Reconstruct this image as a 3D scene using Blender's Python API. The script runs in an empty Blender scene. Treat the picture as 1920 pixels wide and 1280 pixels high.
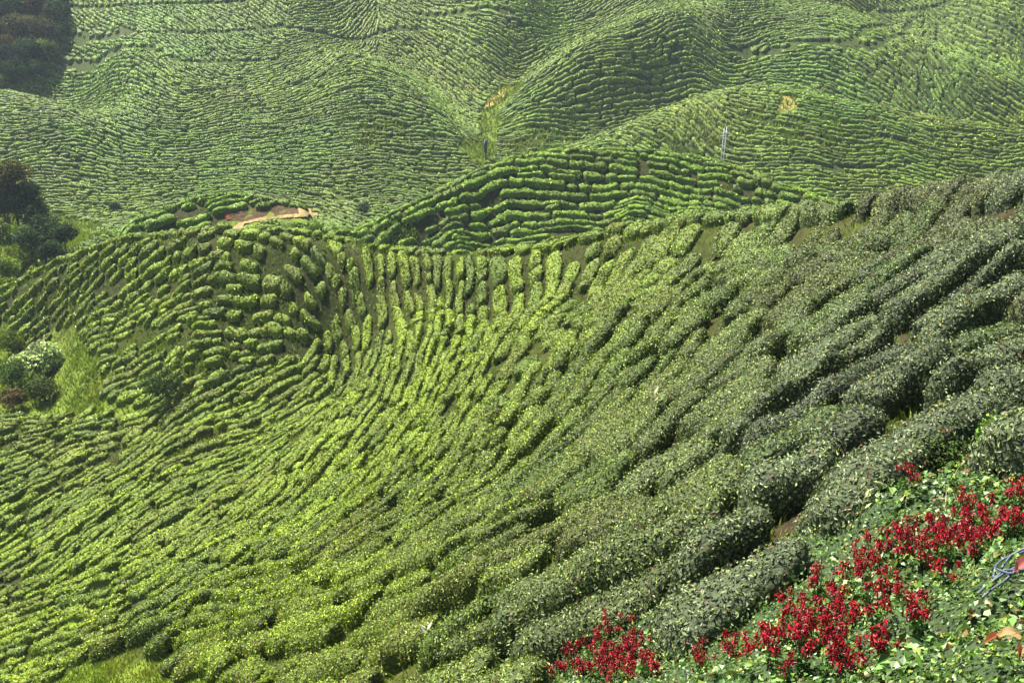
import bpy
import math, random
import numpy as np
CAMZ = 60.0; PITCH = math.radians(22.0); F = 2059.0
cP, sP = math.cos(PITCH), math.sin(PITCH)
def unproj(px, py, Y):
    u = (px-960)/F; v = (640-py)/F
    t = Y/(cP+v*sP)
    return (u*t, Y, CAMZ+t*(-sP+v*cP))
def proj(x, y, z):
    z = z-CAMZ
    d = y*cP - z*sP
    w = y*sP + z*cP
    d = np.maximum(d, 1e-3)
    return 960+F*x/d, 640-F*w/d, d
CP = []
# --- near slope and its crest: photo x, photo y, distance ahead (m)
for p in """1920 1280 6;1650 1280 7.2;1400 1280 9;1180 1280 12;960 1280 14.5;780 1280 18;600 1280 23.5;300 1280 34;0 1280 45;
1920 1100 8.5;1650 1080 10.5;1480 1120 11.5;1300 1130 13;1120 1130 15.5;960 1080 20.5;780 1100 26;600 1100 33;300 1100 45;0 1100 55;-200 1200 55;
1920 950 11.5;1700 930 12.7;1500 930 15;1300 930 19;1130 920 25;960 900 34;780 920 42;600 950 47;300 950 57;0 950 64;-200 950 68;
1920 780 15.5;1700 760 17.5;1500 760 21;1300 760 27;1130 760 35;960 760 45;800 760 54;600 800 60;450 780 69.5;300 840 66;0 860 70;
1920 640 20.5;1720 620 23;1520 600 29;1330 600 37;1150 600 47;960 600 57;800 600 66;650 640 73.5;480 680 74;300 730 73;100 760 78;-150 760 82;
1920 480 24;1750 480 29;1570 480 37;1400 480 46;1220 500 55;1060 520 61.5;900 530 67.5;750 530 73;620 560 76.5;480 580 77.5;330 620 77;160 660 82;0 680 87;-150 660 92;
380 500 81.5;280 540 84;180 570 87;2300 640 14;2300 400 26;2300 1000 8""".replace("\n","").split(";"):
    CP.append(unproj(*map(float, p.split())))
# --- behind the near crest: falls away out of sight
for x, y, z in [(17,42,46),(14,50,43),(26,36,48),(40,40,46),(60,60,42),(15,62,38),(22,56,40),(9,73,33),(0,82,29),(-9,88,27),(-14,92,27.5),(5,84,29),(12,95,22),(30,85,25),(60,95,24),(45,70,34),(-36,108,24),(-48,112,22),(-60,112,20),(-28,103,28.5),(-20,98,28)]:
    CP.append((x,y,z))
# --- knoll with the red cutting, middle hill
for p in """420 405 115;480 412 112;560 405 111;520 425 109;620 425 110;
690 462 112;800 470 117;950 470 121;1100 450 122;1300 415 123;
900 400 125;1050 380 127;1200 370 128;1350 370 128;1050 330 131;1250 330 132;850 440 119""".replace("\n","").split(";"):
    CP.append(unproj(*map(float, p.split())))
for x, y, z in [(0,150,14),(10,150,15),(22,150,14),(36,146,16),(-12,146,17),(-22,138,17),(50,140,14),(70,130,18),(-38,132,24),(-30,130,23),(-50,128,22),(20,112,17),(0,110,19),(45,110,20)]:
    CP.append((x,y,z))
# --- far hills: photo x, photo y, offset from the general slope
def Yb(py):
    return float(np.interp(py, [-300,-100,0,100,200,300,400,470], [330,264,238,216,196,178,162,150]))
for p in """-200 200 -6;-200 330 0;0 175 -12;0 250 -10;0 330 -6;0 400 -4;120 400 -2;100 210 -8;200 300 -4;200 230 -2;200 160 0;200 100 5;0 100 10;0 0 14;120 30 12;250 0 6;
300 390 -2;400 345 0;400 280 -6;400 180 -6;400 90 -2;400 0 0;
600 370 2;600 280 -9;600 180 -13;600 100 -13;560 50 -7;600 0 -4;
750 330 -3;750 250 -11;740 160 -15;700 100 -12;840 300 -3;840 220 -8;800 140 -6;740 60 0;
900 310 10;912 260 11;925 200 16;900 150 14;850 80 9;780 20 9;870 350 0;
1000 20 2;1000 60 5;960 110 12;960 240 3;1020 250 0;1000 180 -5;1010 130 -4;1060 90 -8;1150 60 -12;1240 20 -14;1100 200 -8;1150 150 -12;1030 290 3;
1110 238 6;1200 190 6;1300 140 5;1370 90 5;1400 40 1;
1200 275 -9;1350 280 -13;1450 300 -16;1420 230 -18;1600 300 -11;1600 350 -9;1750 300 -8;1900 320 -4;1560 240 -15;1700 250 -11;1800 370 -6;

1560 20 -8;1500 80 -3;1650 60 -9;1750 90 -8;1850 118 -6;1920 140 -4;1800 60 10;1920 70 14;1720 10 8;1850 0 12;1600 -20 -6;
-300 -100 10;0 -100 10;400 -100 0;800 -100 8;1200 -100 -10;1600 -100 -5;2000 -100 10;2300 100 0;2300 300 -10;
-300 -300 0;500 -300 0;1000 -300 10;1500 -300 0;2200 -300 0""".replace("\n","").split(";"):
    a, b, c = map(float, p.split()); CP.append(unproj(a, b, Yb(b)+c*.45))
# --- ground round the viewpoint
for x, y, z in [(0,0,57.6),(4,0,58.4),(8,3,57.8),(-4,1,55.5),(-10,0,51),(-20,0,45),(-8,10,48),(-20,20,38),(-35,30,26),(20,0,58),(0,-15,60),(-20,-15,52),(20,-15,62),(-60,40,20),(-60,0,26),(60,0,60),(40,10,57),(80,60,44),(-90,80,18),(-120,150,18),(120,140,20),(1.5,3,56.3),(0,8,51.8)]:
    CP.append((x,y,z))
# --- crest lines seen against what lies behind: photo x, photo y, distance; slope in front; drop behind
CREST = {
 'near': (1.0, .62, """2150 300 25;1920 336 30;1750 360 36;1600 378 42.5;1450 390 49.5;1290 407 56;1150 431 62;1000 467 67;860 474 71.5;700 463 77;620 446 79.5;540 434 81;440 428 83;340 436 86;240 441 90;160 470 93;80 500 96;0 552 98;-150 600 100"""),
 'middle': (1.0, .8, """610 455 111;660 438 114;720 408 118;800 368 124;900 319 130;960 297 132;1040 283 134;1150 281 136;1250 286 136;1330 299 135;1400 320 133;1470 348 130;1540 376 127;1620 400 125"""),
 'knoll': (.8, .5, """235 424 108;300 400 113;360 376 118;440 364 120;520 374 118;600 396 115;640 420 112;680 445 109"""),
 'spur': (.55, .3, """1075 276 176;1160 233 182;1250 195 186;1330 168 188;1420 150 188;1500 165 185;1600 186 183;1700 205 182;1820 226 180;1920 243 180;2050 265 178"""),
}
CREST['dome'] = (.4, .03, "640 92 205;700 100 203;760 132 198;820 185 190;870 238 183;905 292 176")
CREST['ridge'] = (.3, .1, "1240 8 224;1130 52 216;1040 98 208;985 145 202;945 195 196")
CREST['back'] = (.3, .2, "1560 4 232;1640 40 224;1720 68 219;1800 98 213;1860 125 209;1920 150 206;2050 190 200")
CREST['left'] = (.35, .2, "-60 158 196;0 165 195;70 175 193;150 200 189;215 235 184")
CRL = {}
for k, (sf, sb, txt) in CREST.items():
    P = np.array([list(map(float, p.split())) for p in txt.split(";")])
    s = np.append(0, np.cumsum(np.hypot(np.diff(P[:,0]), np.diff(P[:,1]))))
    step = 30 if k == 'near' else 34
    q = np.arange(0, s[-1], step)
    Q = np.stack([np.interp(q, s, P[:,i]) for i in range(3)], 1)
    for i in range(2):                                   # round the corners
        Q[1:-1] = (Q[:-2]+2*Q[1:-1]+Q[2:])/4
    CRL[k] = Q
    for a, b, Y in Q:
        x, y, z = unproj(a, b, Y)
        t = (CAMZ-z)/y; r = x/y
        CP.append((x, y, z))
        for d in (.035,):                               # a little in front, well clear of the sight line
            dd = y*d; CP.append((x-r*dd, y-dd, z-sf*.75*dd))
        for d, m in ((.035, .45), (.09, .95)):
            dd = y*d; CP.append((x+r*dd, y+dd, z-t*dd-sb*m*dd))
CP = np.array(CP)
GX0, GX1, GY0, GY1, GS = -170.0, 170.0, -20.0, 345.0, 1.0
def warp(x, y):     # more resolution near the viewpoint
    r = np.sqrt(x*x+y*y)+1e-6; k = np.log1p(r/12.0)*30/r
    return x*k, y*k
def build_height():
    wx, wy = warp(CP[:,0], CP[:,1])
    A = np.sqrt((wx[:,None]-wx)**2+(wy[:,None]-wy)**2+1.2**2)
    n = len(CP); M = np.zeros((n+1,n+1)); M[:n,:n] = -A+np.eye(n)*0.06; M[:n,n] = 1; M[n,:n] = 1
    s = np.linalg.solve(M, np.append(CP[:,2], 0))
    xs = np.arange(GX0, GX1+.1, GS); ys = np.arange(GY0, GY1+.1, GS)
    H = np.zeros((len(ys), len(xs)))
    for j, y in enumerate(ys):
        gx, gy = warp(xs, np.full_like(xs, y))
        H[j] = -np.sqrt((gx[:,None]-wx)**2+(gy[:,None]-wy)**2+1.2**2) @ s[:n] + s[n]
    return H
def _blur(A, sig):
    k = np.exp(-.5*(np.arange(-int(3*sig), int(3*sig)+1)/sig)**2); k /= k.sum(); n = len(k)//2
    B = np.pad(A, n, mode='edge'); B = np.apply_along_axis(lambda r: np.convolve(r, k, 'valid'), 1, B)
    return np.apply_along_axis(lambda r: np.convolve(r, k, 'valid'), 0, B)
HG = build_height(); _w = np.clip((np.arange(GY0, GY1+.1, GS)-146)/16, 0, 1)[:,None]
HG = HG*(1-_w)+_blur(HG, 3.6)*_w
def height(x, y):
    fx = np.clip((np.asarray(x, float)-GX0)/GS, 1, HG.shape[1]-3.001); fy = np.clip((np.asarray(y, float)-GY0)/GS, 1, HG.shape[0]-3.001)
    ix = fx.astype(int); iy = fy.astype(int); tx = fx-ix; ty = fy-iy
    def w(t): return ((-t**3+3*t*t-3*t+1)/6, (3*t**3-6*t*t+4)/6, (-3*t**3+3*t*t+3*t+1)/6, t**3/6)
    wx, wy = w(tx), w(ty); r = 0
    for a in range(4):
        for b in range(4): r = r+HG[iy+a-1, ix+b-1]*wy[a]*wx[b]
    return r
def raycast(px, py, Ymax=330.0):
    px = np.asarray(px, float); py = np.asarray(py, float)
    u = (px-960)/F; v = (640-py)/F; dy = cP+v*sP; dz = -sP+v*cP
    Y = np.full(px.shape, 4.0); hit = np.zeros(px.shape, bool)
    prev = Y.copy()
    for _ in range(700):
        t = Y/dy; g = CAMZ+t*dz-height(u*t, Y)
        new = (g < 0) & ~hit; hit |= new
        m = ~hit
        prev[m] = Y[m]; Y[m] += np.clip(g[m]*0.6, 0.08, 2.5)
        if hit.all() or Y[m].min() > Ymax: break
    lo, hi = prev.copy(), Y.copy()
    for _ in range(12):
        mid = (lo+hi)/2; t = mid/dy; g = CAMZ+t*dz-height(u*t, mid)
        lo = np.where(g > 0, mid, lo); hi = np.where(g > 0, hi, mid)
    t = hi/dy
    return u*t, hi, hit

RNG = np.random.default_rng(7); random.seed(7)
sc = bpy.context.scene
# ------------------------------------------------------------------ camera
cam_d = bpy.data.cameras.new("camera"); cam = bpy.data.objects.new("camera", cam_d)
sc.collection.objects.link(cam); sc.camera = cam
cam.location = (0, 0, CAMZ); cam.rotation_euler = (math.radians(90)-PITCH, 0, 0)
cam_d.sensor_width = 36.0; cam_d.lens = 36.0*F/1920.0; cam_d.clip_start = 0.1; cam_d.clip_end = 3000
# ------------------------------------------------------------------ sky, sun, exposure
SUN_EL, SUN_AZ = math.radians(54), math.radians(-46)      # azimuth from straight ahead, negative to the left
sc.world = bpy.data.worlds.new("World"); sc.world.use_nodes = True
nt = sc.world.node_tree; nt.nodes.clear()
sky = nt.nodes.new("ShaderNodeTexSky"); sky.sky_type = 'NISHITA'; sky.sun_disc = False
sky.sun_elevation = SUN_EL; sky.sun_rotation = SUN_AZ
bg = nt.nodes.new("ShaderNodeBackground"); bg.inputs[1].default_value = 0.05
wo = nt.nodes.new("ShaderNodeOutputWorld")
nt.links.new(sky.outputs[0], bg.inputs[0]); nt.links.new(bg.outputs[0], wo.inputs[0])
sd = bpy.data.lights.new("sun", 'SUN'); sd.energy = 5.0; sd.angle = math.radians(0.5); sd.color = (1, .95, .86)
sun = bpy.data.objects.new("sun", sd); sc.collection.objects.link(sun)
from mathutils import Vector
SD = Vector((math.sin(SUN_AZ)*math.cos(SUN_EL), math.cos(SUN_AZ)*math.cos(SUN_EL), math.sin(SUN_EL)))
sun.rotation_euler = SD.to_track_quat('Z', 'Y').to_euler(); sun.location = (-60, 60, 130)
sc.view_settings.view_transform = 'Standard'; sc.view_settings.look = 'None'
sc.view_settings.exposure = 2.1; sc.view_settings.gamma = 1.0
sc.cycles.max_bounces = 6; sc.cycles.diffuse_bounces = 2; sc.cycles.glossy_bounces = 1
sc.cycles.transmission_bounces = 2; sc.cycles.volume_bounces = 0; sc.cycles.transparent_max_bounces = 4

# ------------------------------------------------------------------ helpers
def _h(ix, iy, s):
    n = (ix*374761393+iy*668265263+s*1442695041) & 0x7fffffff
    n = ((n ^ (n >> 13))*1274126177) & 0x7fffffff
    return ((n ^ (n >> 16)) & 0xffff)/65535.0
def noise(x, y, sc_=1.0, seed=0):
    x = np.asarray(x, float)/sc_; y = np.asarray(y, float)/sc_
    ix = np.floor(x).astype(np.int64); iy = np.floor(y).astype(np.int64); fx = x-ix; fy = y-iy
    fx = fx*fx*(3-2*fx); fy = fy*fy*(3-2*fy)
    a = _h(ix, iy, seed); b = _h(ix+1, iy, seed); c = _h(ix, iy+1, seed); d = _h(ix+1, iy+1, seed)
    return (a+(b-a)*fx)*(1-fy)+(c+(d-c)*fx)*fy
def fbm(x, y, s, seed=0, o=3):
    r = 0; w = 0
    for i in range(o):
        r = r+noise(x, y, s/2**i, seed+i*17)*0.55**i; w += 0.55**i
    return r/w
def mesh_obj(name, V, Q, col=None, mats=(), mi=None, parent=None, loc=None, smooth=True, link=True):
    """V: n x 3, Q: m x 4 (last index -1 for a triangle), one mesh object"""
    V = np.asarray(V, np.float32); Q = np.asarray(Q, np.int32)
    if loc is not None: V = V-np.asarray(loc, np.float32)
    me = bpy.data.meshes.new(name)
    me.vertices.add(len(V)); me.vertices.foreach_set("co", V.ravel())
    tri = Q[:,3] < 0; cnt = np.where(tri, 3, 4); st = np.append(0, np.cumsum(cnt)[:-1])
    li = Q.ravel()[Q.ravel() >= 0]
    me.loops.add(len(li)); me.loops.foreach_set("vertex_index", li.astype(np.int32))
    me.polygons.add(len(Q)); me.polygons.foreach_set("loop_start", st.astype(np.int32))
    if mi is not None: me.polygons.foreach_set("material_index", np.asarray(mi, np.int32))
    me.polygons.foreach_set("use_smooth", np.full(len(Q), smooth) if np.isscalar(smooth) else smooth)
    me.update(calc_edges=True)
    if col is not None:
        ca = me.color_attributes.new("tint", 'FLOAT_COLOR', 'POINT')
        c4 = np.ones((len(V), 4), np.float32); c4[:,:3] = col; ca.data.foreach_set("color", c4.ravel())
    for m in mats: me.materials.append(m)
    o = bpy.data.objects.new(name, me); sc.collection.objects.link(o)
    if loc is not None: o.location = loc
    if parent is not None: o.parent = parent
    return o
def tag(o, label=None, cat=None, group=None, kind=None):
    if label: o["label"] = label
    if cat: o["category"] = cat
    if group: o["group"] = group
    if kind: o["kind"] = kind
    return o
def empty(name, loc):
    o = bpy.data.objects.new(name, None); sc.collection.objects.link(o); o.location = loc; o.empty_display_size = .2
    return o
class MB:
    def __init__(s): s.V = []; s.Q = []; s.C = []; s.n = 0
    def add(s, V, Q, c):
        V = np.asarray(V, float); Q = np.asarray(Q)
        s.V.append(V); s.Q.append(np.where(Q >= 0, Q+s.n, -1)); s.n += len(V)
        s.C.append(np.broadcast_to(np.asarray(c, float), (len(V), 3)))
    def tube(s, P, R, c, k=7, cap=True):
        P = np.asarray(P, float); R = np.broadcast_to(R, len(P)); V = []
        for i in range(len(P)):
            d = P[min(i+1, len(P)-1)]-P[max(i-1, 0)]; d = d/(np.linalg.norm(d)+1e-9)
            a = np.cross(d, [0, 0, 1.0] if abs(d[2]) < .9 else [1.0, 0, 0]); a /= np.linalg.norm(a); b = np.cross(d, a)
            t = np.arange(k)*2*np.pi/k
            V.append(P[i]+R[i]*(np.cos(t)[:,None]*a+np.sin(t)[:,None]*b))
        Q = [[i*k+j, i*k+(j+1) % k, (i+1)*k+(j+1) % k, (i+1)*k+j] for i in range(len(P)-1) for j in range(k)]
        V = np.concatenate(V)
        if cap:
            V = np.concatenate([V, [P[0], P[-1]]]); n = len(P)*k
            Q += [[n, (j+1) % k, j, -1] for j in range(k)]+[[n+1, n-k+j, n-k+(j+1) % k, -1] for j in range(k)]
        s.add(V, Q, c)
    def box(s, c0, sz, c):
        x, y, z = c0; a, b, d = np.asarray(sz)/2
        V = [(x+i*a, y+j*b, z+k*d) for i in (-1, 1) for j in (-1, 1) for k in (-1, 1)]
        s.add(V, [[0,1,3,2],[4,6,7,5],[0,4,5,1],[2,3,7,6],[0,2,6,4],[1,5,7,3]], c)
    def build(s, name, mats, parent=None, loc=None, smooth=True):
        return mesh_obj(name, np.concatenate(s.V), np.concatenate(s.Q), np.concatenate(s.C), mats, None, parent, loc, smooth)
def unit(v): return v/(np.linalg.norm(v, axis=-1, keepdims=True)+1e-9)
def leaf_quads(P, N, size, fold=0.25, aspect=0.5, spread=0.8, seed=1, point=1.0):
    """leaves at P, roughly facing N: two folded halves each (6 verts), returns V, Q"""
    r = np.random.default_rng(seed); n = len(P)
    nn = unit(N+r.normal(0, spread, (n, 3))); nn[:,2] = np.abs(nn[:,2])*0.6+nn[:,2]*0.4; nn = unit(nn)
    t = unit(np.cross(nn, r.normal(0, 1, (n, 3)))); b = np.cross(nn, t)
    L = np.asarray(size)[:,None]*r.uniform(.7, 1.3, (n, 1)); W = L*aspect
    f = fold*W
    a0 = P-t*L*.5; a1 = P+t*L*.5-nn*L*.12; c1 = P-t*L*.05
    l = c1-b*W*.5+nn*f; rr = c1+b*W*.5+nn*f
    V = np.stack([a0, l, a1, rr], 1).reshape(-1, 3)
    i = np.arange(n)*4
    return V, i, (a0, l, a1, rr)
def leaves_mesh(P, N, size, **k):
    V, i, _ = leaf_quads(P, N, size, **k)
    return V, np.stack([i, i+1, i+2, i+3], 1)
def leaves_fold(P, N, size, **k):          # two triangles hinged on the midrib
    V, i, _ = leaf_quads(P, N, size, **k); m = -np.ones_like(i)
    return V, np.concatenate([np.stack([i, i+1, i+2, m], 1), np.stack([i, i+2, i+3, m], 1)])
# ------------------------------------------------------------------ materials
def foliage_mat(name, rough=.45, trans=.25, spec=.5, bump=0.0, vary=.0, vscale=8.0):
    m = bpy.data.materials.new(name); m.use_nodes = True; t = m.node_tree; t.nodes.clear()
    o = t.nodes.new("ShaderNodeOutputMaterial"); a = t.nodes.new("ShaderNodeVertexColor"); a.layer_name = "tint"
    p = t.nodes.new("ShaderNodeBsdfPrincipled"); p.inputs["Roughness"].default_value = rough
    p.inputs["Specular IOR Level"].default_value = spec
    colr = a.outputs[0]
    if vary:
        g = t.nodes.new("ShaderNodeNewGeometry"); n = t.nodes.new("ShaderNodeTexNoise"); n.inputs["Scale"].default_value = vscale
        n.inputs["Detail"].default_value = 4; t.links.new(g.outputs["Position"], n.inputs["Vector"])
        r = t.nodes.new("ShaderNodeMapRange"); r.inputs[1].default_value = .3; r.inputs[2].default_value = .7
        r.inputs[3].default_value = 1-vary; r.inputs[4].default_value = 1+vary; t.links.new(n.outputs[0], r.inputs[0])
        x = t.nodes.new("ShaderNodeVectorMath"); x.operation = 'SCALE'; t.links.new(a.outputs[0], x.inputs[0]); t.links.new(r.outputs[0], x.inputs["Scale"])
        colr = x.outputs[0]
        if bump:
            b = t.nodes.new("ShaderNodeBump"); b.inputs["Strength"].default_value = bump; b.inputs["Distance"].default_value = .12
            t.links.new(n.outputs[0], b.inputs["Height"]); t.links.new(b.outputs[0], p.inputs["Normal"])
    t.links.new(colr, p.inputs["Base Color"])
    if trans:
        tr = t.nodes.new("ShaderNodeBsdfTranslucent"); t.links.new(colr, tr.inputs[0])
        mx = t.nodes.new("ShaderNodeMixShader"); mx.inputs[0].default_value = trans
        t.links.new(p.outputs[0], mx.inputs[1]); t.links.new(tr.outputs[0], mx.inputs[2]); t.links.new(mx.outputs[0], o.inputs[0])
    else: t.links.new(p.outputs[0], o.inputs[0])
    return m
M_body = foliage_mat("tea_foliage_inner", .7, 0, .2, 1.0, .45, 9.0)
M_leaf = foliage_mat("tea_leaf", .56, .14, .36)
M_soft = foliage_mat("soft_leaf", .55, .3, .3)
M_tree = foliage_mat("tree_leaf", .9, .2, .08)
M_petal = foliage_mat("red_petal", .5, .12, .3)
M_bark = foliage_mat("bark", .9, 0, .1, .6, .3, 12)
M_ground = foliage_mat("ground", .95, 0, .1, .6, .35, 3.0)
M_metal = foliage_mat("painted_metal", .5, 0, .4, .1, .12, 6)
# ------------------------------------------------------------------ where things show in the photo
GXs = np.arange(-150, 150.01, .5); GYs = np.arange(3, 290.01, .5)
gx, gy = np.meshgrid(GXs, GYs); gz = height(gx, gy)
gpx, gpy, gd = proj(gx, gy, gz+.6)
ppx, ppy = np.meshgrid(np.arange(-120, 2041, 6), np.arange(-60, 1341, 6))
_, RY, rhit = raycast(ppx, ppy, 300)
def look(arr, px, py):
    return arr[np.clip(((np.asarray(py)+60)/6).round().astype(int), 0, arr.shape[0]-1), np.clip(((np.asarray(px)+120)/6).round().astype(int), 0, arr.shape[1]-1)]
def ground_at(px, py):
    x, y, h = raycast(np.array([float(px)]), np.array([float(py)])); return float(x[0]), float(y[0]), float(height(x[0], y[0]))
def in_poly(px, py, poly):
    px = np.asarray(px); py = np.asarray(py); r = np.zeros(px.shape, bool); n = len(poly)
    for i in range(n):
        x0, y0 = poly[i]; x1, y1 = poly[(i+1) % n]
        if y0 == y1: continue
        r ^= ((y0 > py) != (y1 > py)) & (px < (x1-x0)*(py-y0)/(y1-y0)+x0)
    return r
jx = (fbm(gx, gy, 4, 5)-.5)
vis = (gd > 0) & (gy < look(RY, gpx, gpy)+4) 
qx = gpx+jx*60*np.clip(60/np.maximum(gd, 8), .3, 1.5); qy = gpy+(fbm(gx, gy, 4, 9)-.5)*40*np.clip(60/np.maximum(gd, 8), .3, 1.5)
FLOWER_POLY = [(950,1300),(1025,1230),(1130,1175),(1300,1145),(1420,1125),(1500,1060),(1560,1015),(1640,970),(1720,965),(1800,930),(1880,885),(2000,830),(2900,640),(2900,2100),(900,2100)]
BARE = [FLOWER_POLY,
 [(-150,600),(10,600),(60,640),(130,650),(165,700),(240,735),(330,745),(200,765),(-150,775)],
 [(90,600),(140,590),(200,700),(170,735),(120,700)],
 [(60,1290),(180,1215),(330,1200),(420,1240),(400,1290)],
 [(900,205),(930,165),(990,150),(960,180),(940,205),(925,300),(905,310),(880,290),(850,265),(870,255),(900,260)],
 [(415,392),(450,388),(560,382),(605,398),(600,410),(500,416),(440,432),(415,412)],
 [(100,390),(200,420),(150,455),(60,500),(-150,520),(-150,290),(20,300)],
 [(-150,-80),(118,-80),(110,60),(70,110),(40,155),(-150,165)],
 [(1280,50),(1300,60),(1310,80),(1295,80),(1280,62)],
 [(1455,170),(1500,180),(1490,205),(1460,210)]]
bare = np.zeros(gx.shape, bool)
for k, pl in enumerate(BARE):
    m = in_poly(gpx if k == 0 else qx, gpy if k == 0 else qy, pl)
    bare |= m & (vis | (k == 0) | (k == 6))
bare |= (gx*gx+gy*gy < 36) | ((np.hypot(gx+16, gy-90) < 0))
SPARSE = [([(-20,500),(200,560),(330,640),(480,640),(420,720),(250,740),(100,640)], .12),
 ([(1150,240),(1400,190),(1660,220),(1650,290),(1450,270),(1250,290)], .25), ([(930,220),(1080,250),(1050,280),(930,310)], .5),
 ([(640,180),(760,230),(700,290),(620,260)], .15), ([(330,800),(420,840),(380,900),(250,900)], .1), ([(650,430),(760,400),(800,470),(660,450)], .1)]
sparse = np.full(gx.shape, .02)
for pl, v in SPARSE: sparse = np.where(in_poly(qx, qy, pl) & vis, v, sparse)
def gidx(x, y): return np.clip(((np.asarray(y)-3)*2).round().astype(int), 0, gx.shape[0]-1), np.clip(((np.asarray(x)+150)*2).round().astype(int), 0, gx.shape[1]-1)
# ------------------------------------------------------------------ which way the rows run
ARROWS = """1100 1150 27;1500 900 38;1300 1000 32;1800 750 30;1850 560 40;1700 450 42;1900 660 34;1500 600 45;1550 450 48;1300 600 58;1200 700 50;1000 560 88;1000 680 70;860 560 88;760 560 105;900 500 90;960 490 90;
640 520 -50;650 600 -80;560 470 -22;450 450 -6;350 446 10;250 480 35;150 540 38;300 540 38;100 600 35;430 560 -5;540 590 -35;500 650 15;400 650 12;700 660 70;600 690 42;800 660 68;900 800 55;700 800 50;600 900 45;500 750 35;400 770 25;200 790 8;50 810 6;
100 880 28;300 870 36;400 1000 30;200 960 34;700 1000 34;900 1000 33;500 1150 20;200 1150 16;0 1220 15;600 1230 20;800 1130 25;1100 950 32;1100 850 42;1200 500 62;1400 480 52;1100 480 80;1300 450 55;850 1240 28;1700 620 36;1750 850 32;1600 760 34;1300 800 42;
1100 380 -3;1300 330 -8;1450 365 -12;900 390 20;800 400 27;700 440 32;1000 330 5;1000 440 -2;1200 420 -4;1100 300 0;
440 378 5;350 395 12;560 385 -22;290 415 22;640 420 -28;
100 180 -14;300 300 -4;100 300 3;50 350 5;500 300 3;700 330 0;700 200 -3;800 250 -4;860 170 -42;800 110 -38;750 160 -22;400 130 -34;300 80 -40;200 30 -40;500 45 -34;600 60 -8;640 90 18;500 130 15;250 170 -22;180 230 -18;400 200 12;0 250 0;300 380 8;550 350 0;
1000 20 -28;940 60 -32;1000 100 28;1060 90 28;1150 100 6;1150 180 0;1250 120 2;1400 60 14;1300 190 -8;1200 230 8;1500 110 0;1450 200 -5;1600 300 -3;1800 300 -5;1850 225 -14;1700 150 -50;1620 120 -25;1800 50 -30;1900 30 -42;1850 160 -48;1500 350 0;1900 325 6;1100 30 20;1250 30 25;1320 20 -20;1500 40 10;1600 40 -20;1750 100 -45""".replace("\n","")
ar = np.array([list(map(float, p.split())) for p in ARROWS.split(";")])
dxp = np.cos(np.radians(ar[:,2]))*5; dyp = -np.sin(np.radians(ar[:,2]))*5
ax0, ay0, _ = raycast(ar[:,0], ar[:,1])
# direction on the tangent plane that shows at that angle
e = .8
sx = (height(ax0+e, ay0)-height(ax0-e, ay0))/(2*e); sy = (height(ax0, ay0+e)-height(ax0, ay0-e))/(2*e)
z0 = height(ax0, ay0); p0 = proj(ax0, ay0, z0); pX = proj(ax0+.3, ay0, z0+.3*sx); pY = proj(ax0, ay0+.3, z0+.3*sy)
A11 = pX[0]-p0[0]; A21 = pX[1]-p0[1]; A12 = pY[0]-p0[0]; A22 = pY[1]-p0[1]; det = A11*A22-A12*A21
det = np.where(np.abs(det) < 1e-3, 1e-3, det)
wx_ = (A22*dxp-A12*dyp)/det; wy_ = (A11*dyp-A21*dxp)/det
th = np.arctan2(wy_, wx_)
wxa, wya = warp(ax0, ay0); wgx, wgy = warp(gx, gy)
C2 = np.zeros(gx.shape); S2 = np.zeros(gx.shape); WW = np.zeros(gx.shape)
for i in range(len(ar)):
    w = 1/((wgx-wxa[i])**2+(wgy-wya[i])**2+1.5)**1.6
    C2 += w*math.cos(2*th[i]); S2 += w*math.sin(2*th[i]); WW += w
TH = .5*np.arctan2(S2, C2)+(fbm(gx, gy, 9, 3)-.5)*.5
Dgrid = np.hypot(gx, gy)
# ------------------------------------------------------------------ rows: evenly spaced lines along that field
RS = .25; ox, oy = -150.0, 3.0; RW = int(300/RS)+2; RH = int(287/RS)+2
near_mask = (gpx > -130-300*(gy < 70)) & (gpx < 2050+600*(gy < 60)) & (gpy > -60) & (gpy < 1500) & (gy < 262)
okg = near_mask & ~bare
blocked = np.zeros((RH, RW), bool); blocked2 = np.zeros((RH, RW), bool)
lineid = np.full((RH, RW), -1, np.int32)
disks = {}
def disk(r):
    k = int(round(r/RS*4))
    if k not in disks:
        n = int(r/RS)+1; a, b = np.mgrid[-n:n+1, -n:n+1]; disks[k] = ((a*a+b*b)*RS*RS <= r*r, n)
    return disks[k]
def sep(x, y):
    d = math.hypot(x, y)
    return .80 if d > 148 else (1.0 if d > 104 and y > 104 else min(1.42, max(.80, .98+.034*x if y > 30 else 1.42))*(1.0 if y < 78 else .95))
def trace(x0, y0):
    res = []
    for sgn in (1, -1):
        x, y = x0, y0; pts = []; pd = None; L = 0
        while L < 140:
            j = int((y-3)*2+.5); i = int((x+150)*2+.5)
            if j < 0 or i < 0 or j >= okg.shape[0] or i >= okg.shape[1] or not okg[j, i]: break
            if blocked[int((y-oy)/RS), int((x-ox)/RS)]: break
            t = TH[j, i]; dx, dy = math.cos(t), math.sin(t)
            if pd is None: dx *= sgn; dy *= sgn
            elif dx*pd[0]+dy*pd[1] < 0: dx, dy = -dx, -dy
            if pd is not None:
                if dx*pd[0]+dy*pd[1] < .5: break
                dx = dx*.5+pd[0]*.5; dy = dy*.5+pd[1]*.5
            pd = (dx, dy); pts.append((x, y)); x += dx*.35; y += dy*.35; L += .35
            if L > 5 and len(pts) > 20 and math.hypot(x-x0, y-y0) < .8: break
        res.append(pts)
    p = res[1][::-1]+res[0][1:]
    if len(p) > 3:
        p = [(2*p[0][0]-p[1][0], 2*p[0][1]-p[1][1])]+p+[(2*p[-1][0]-p[-2][0], 2*p[-1][1]-p[-2][1])]
    return p
LINES = []
from collections import deque
queue = deque()
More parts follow.
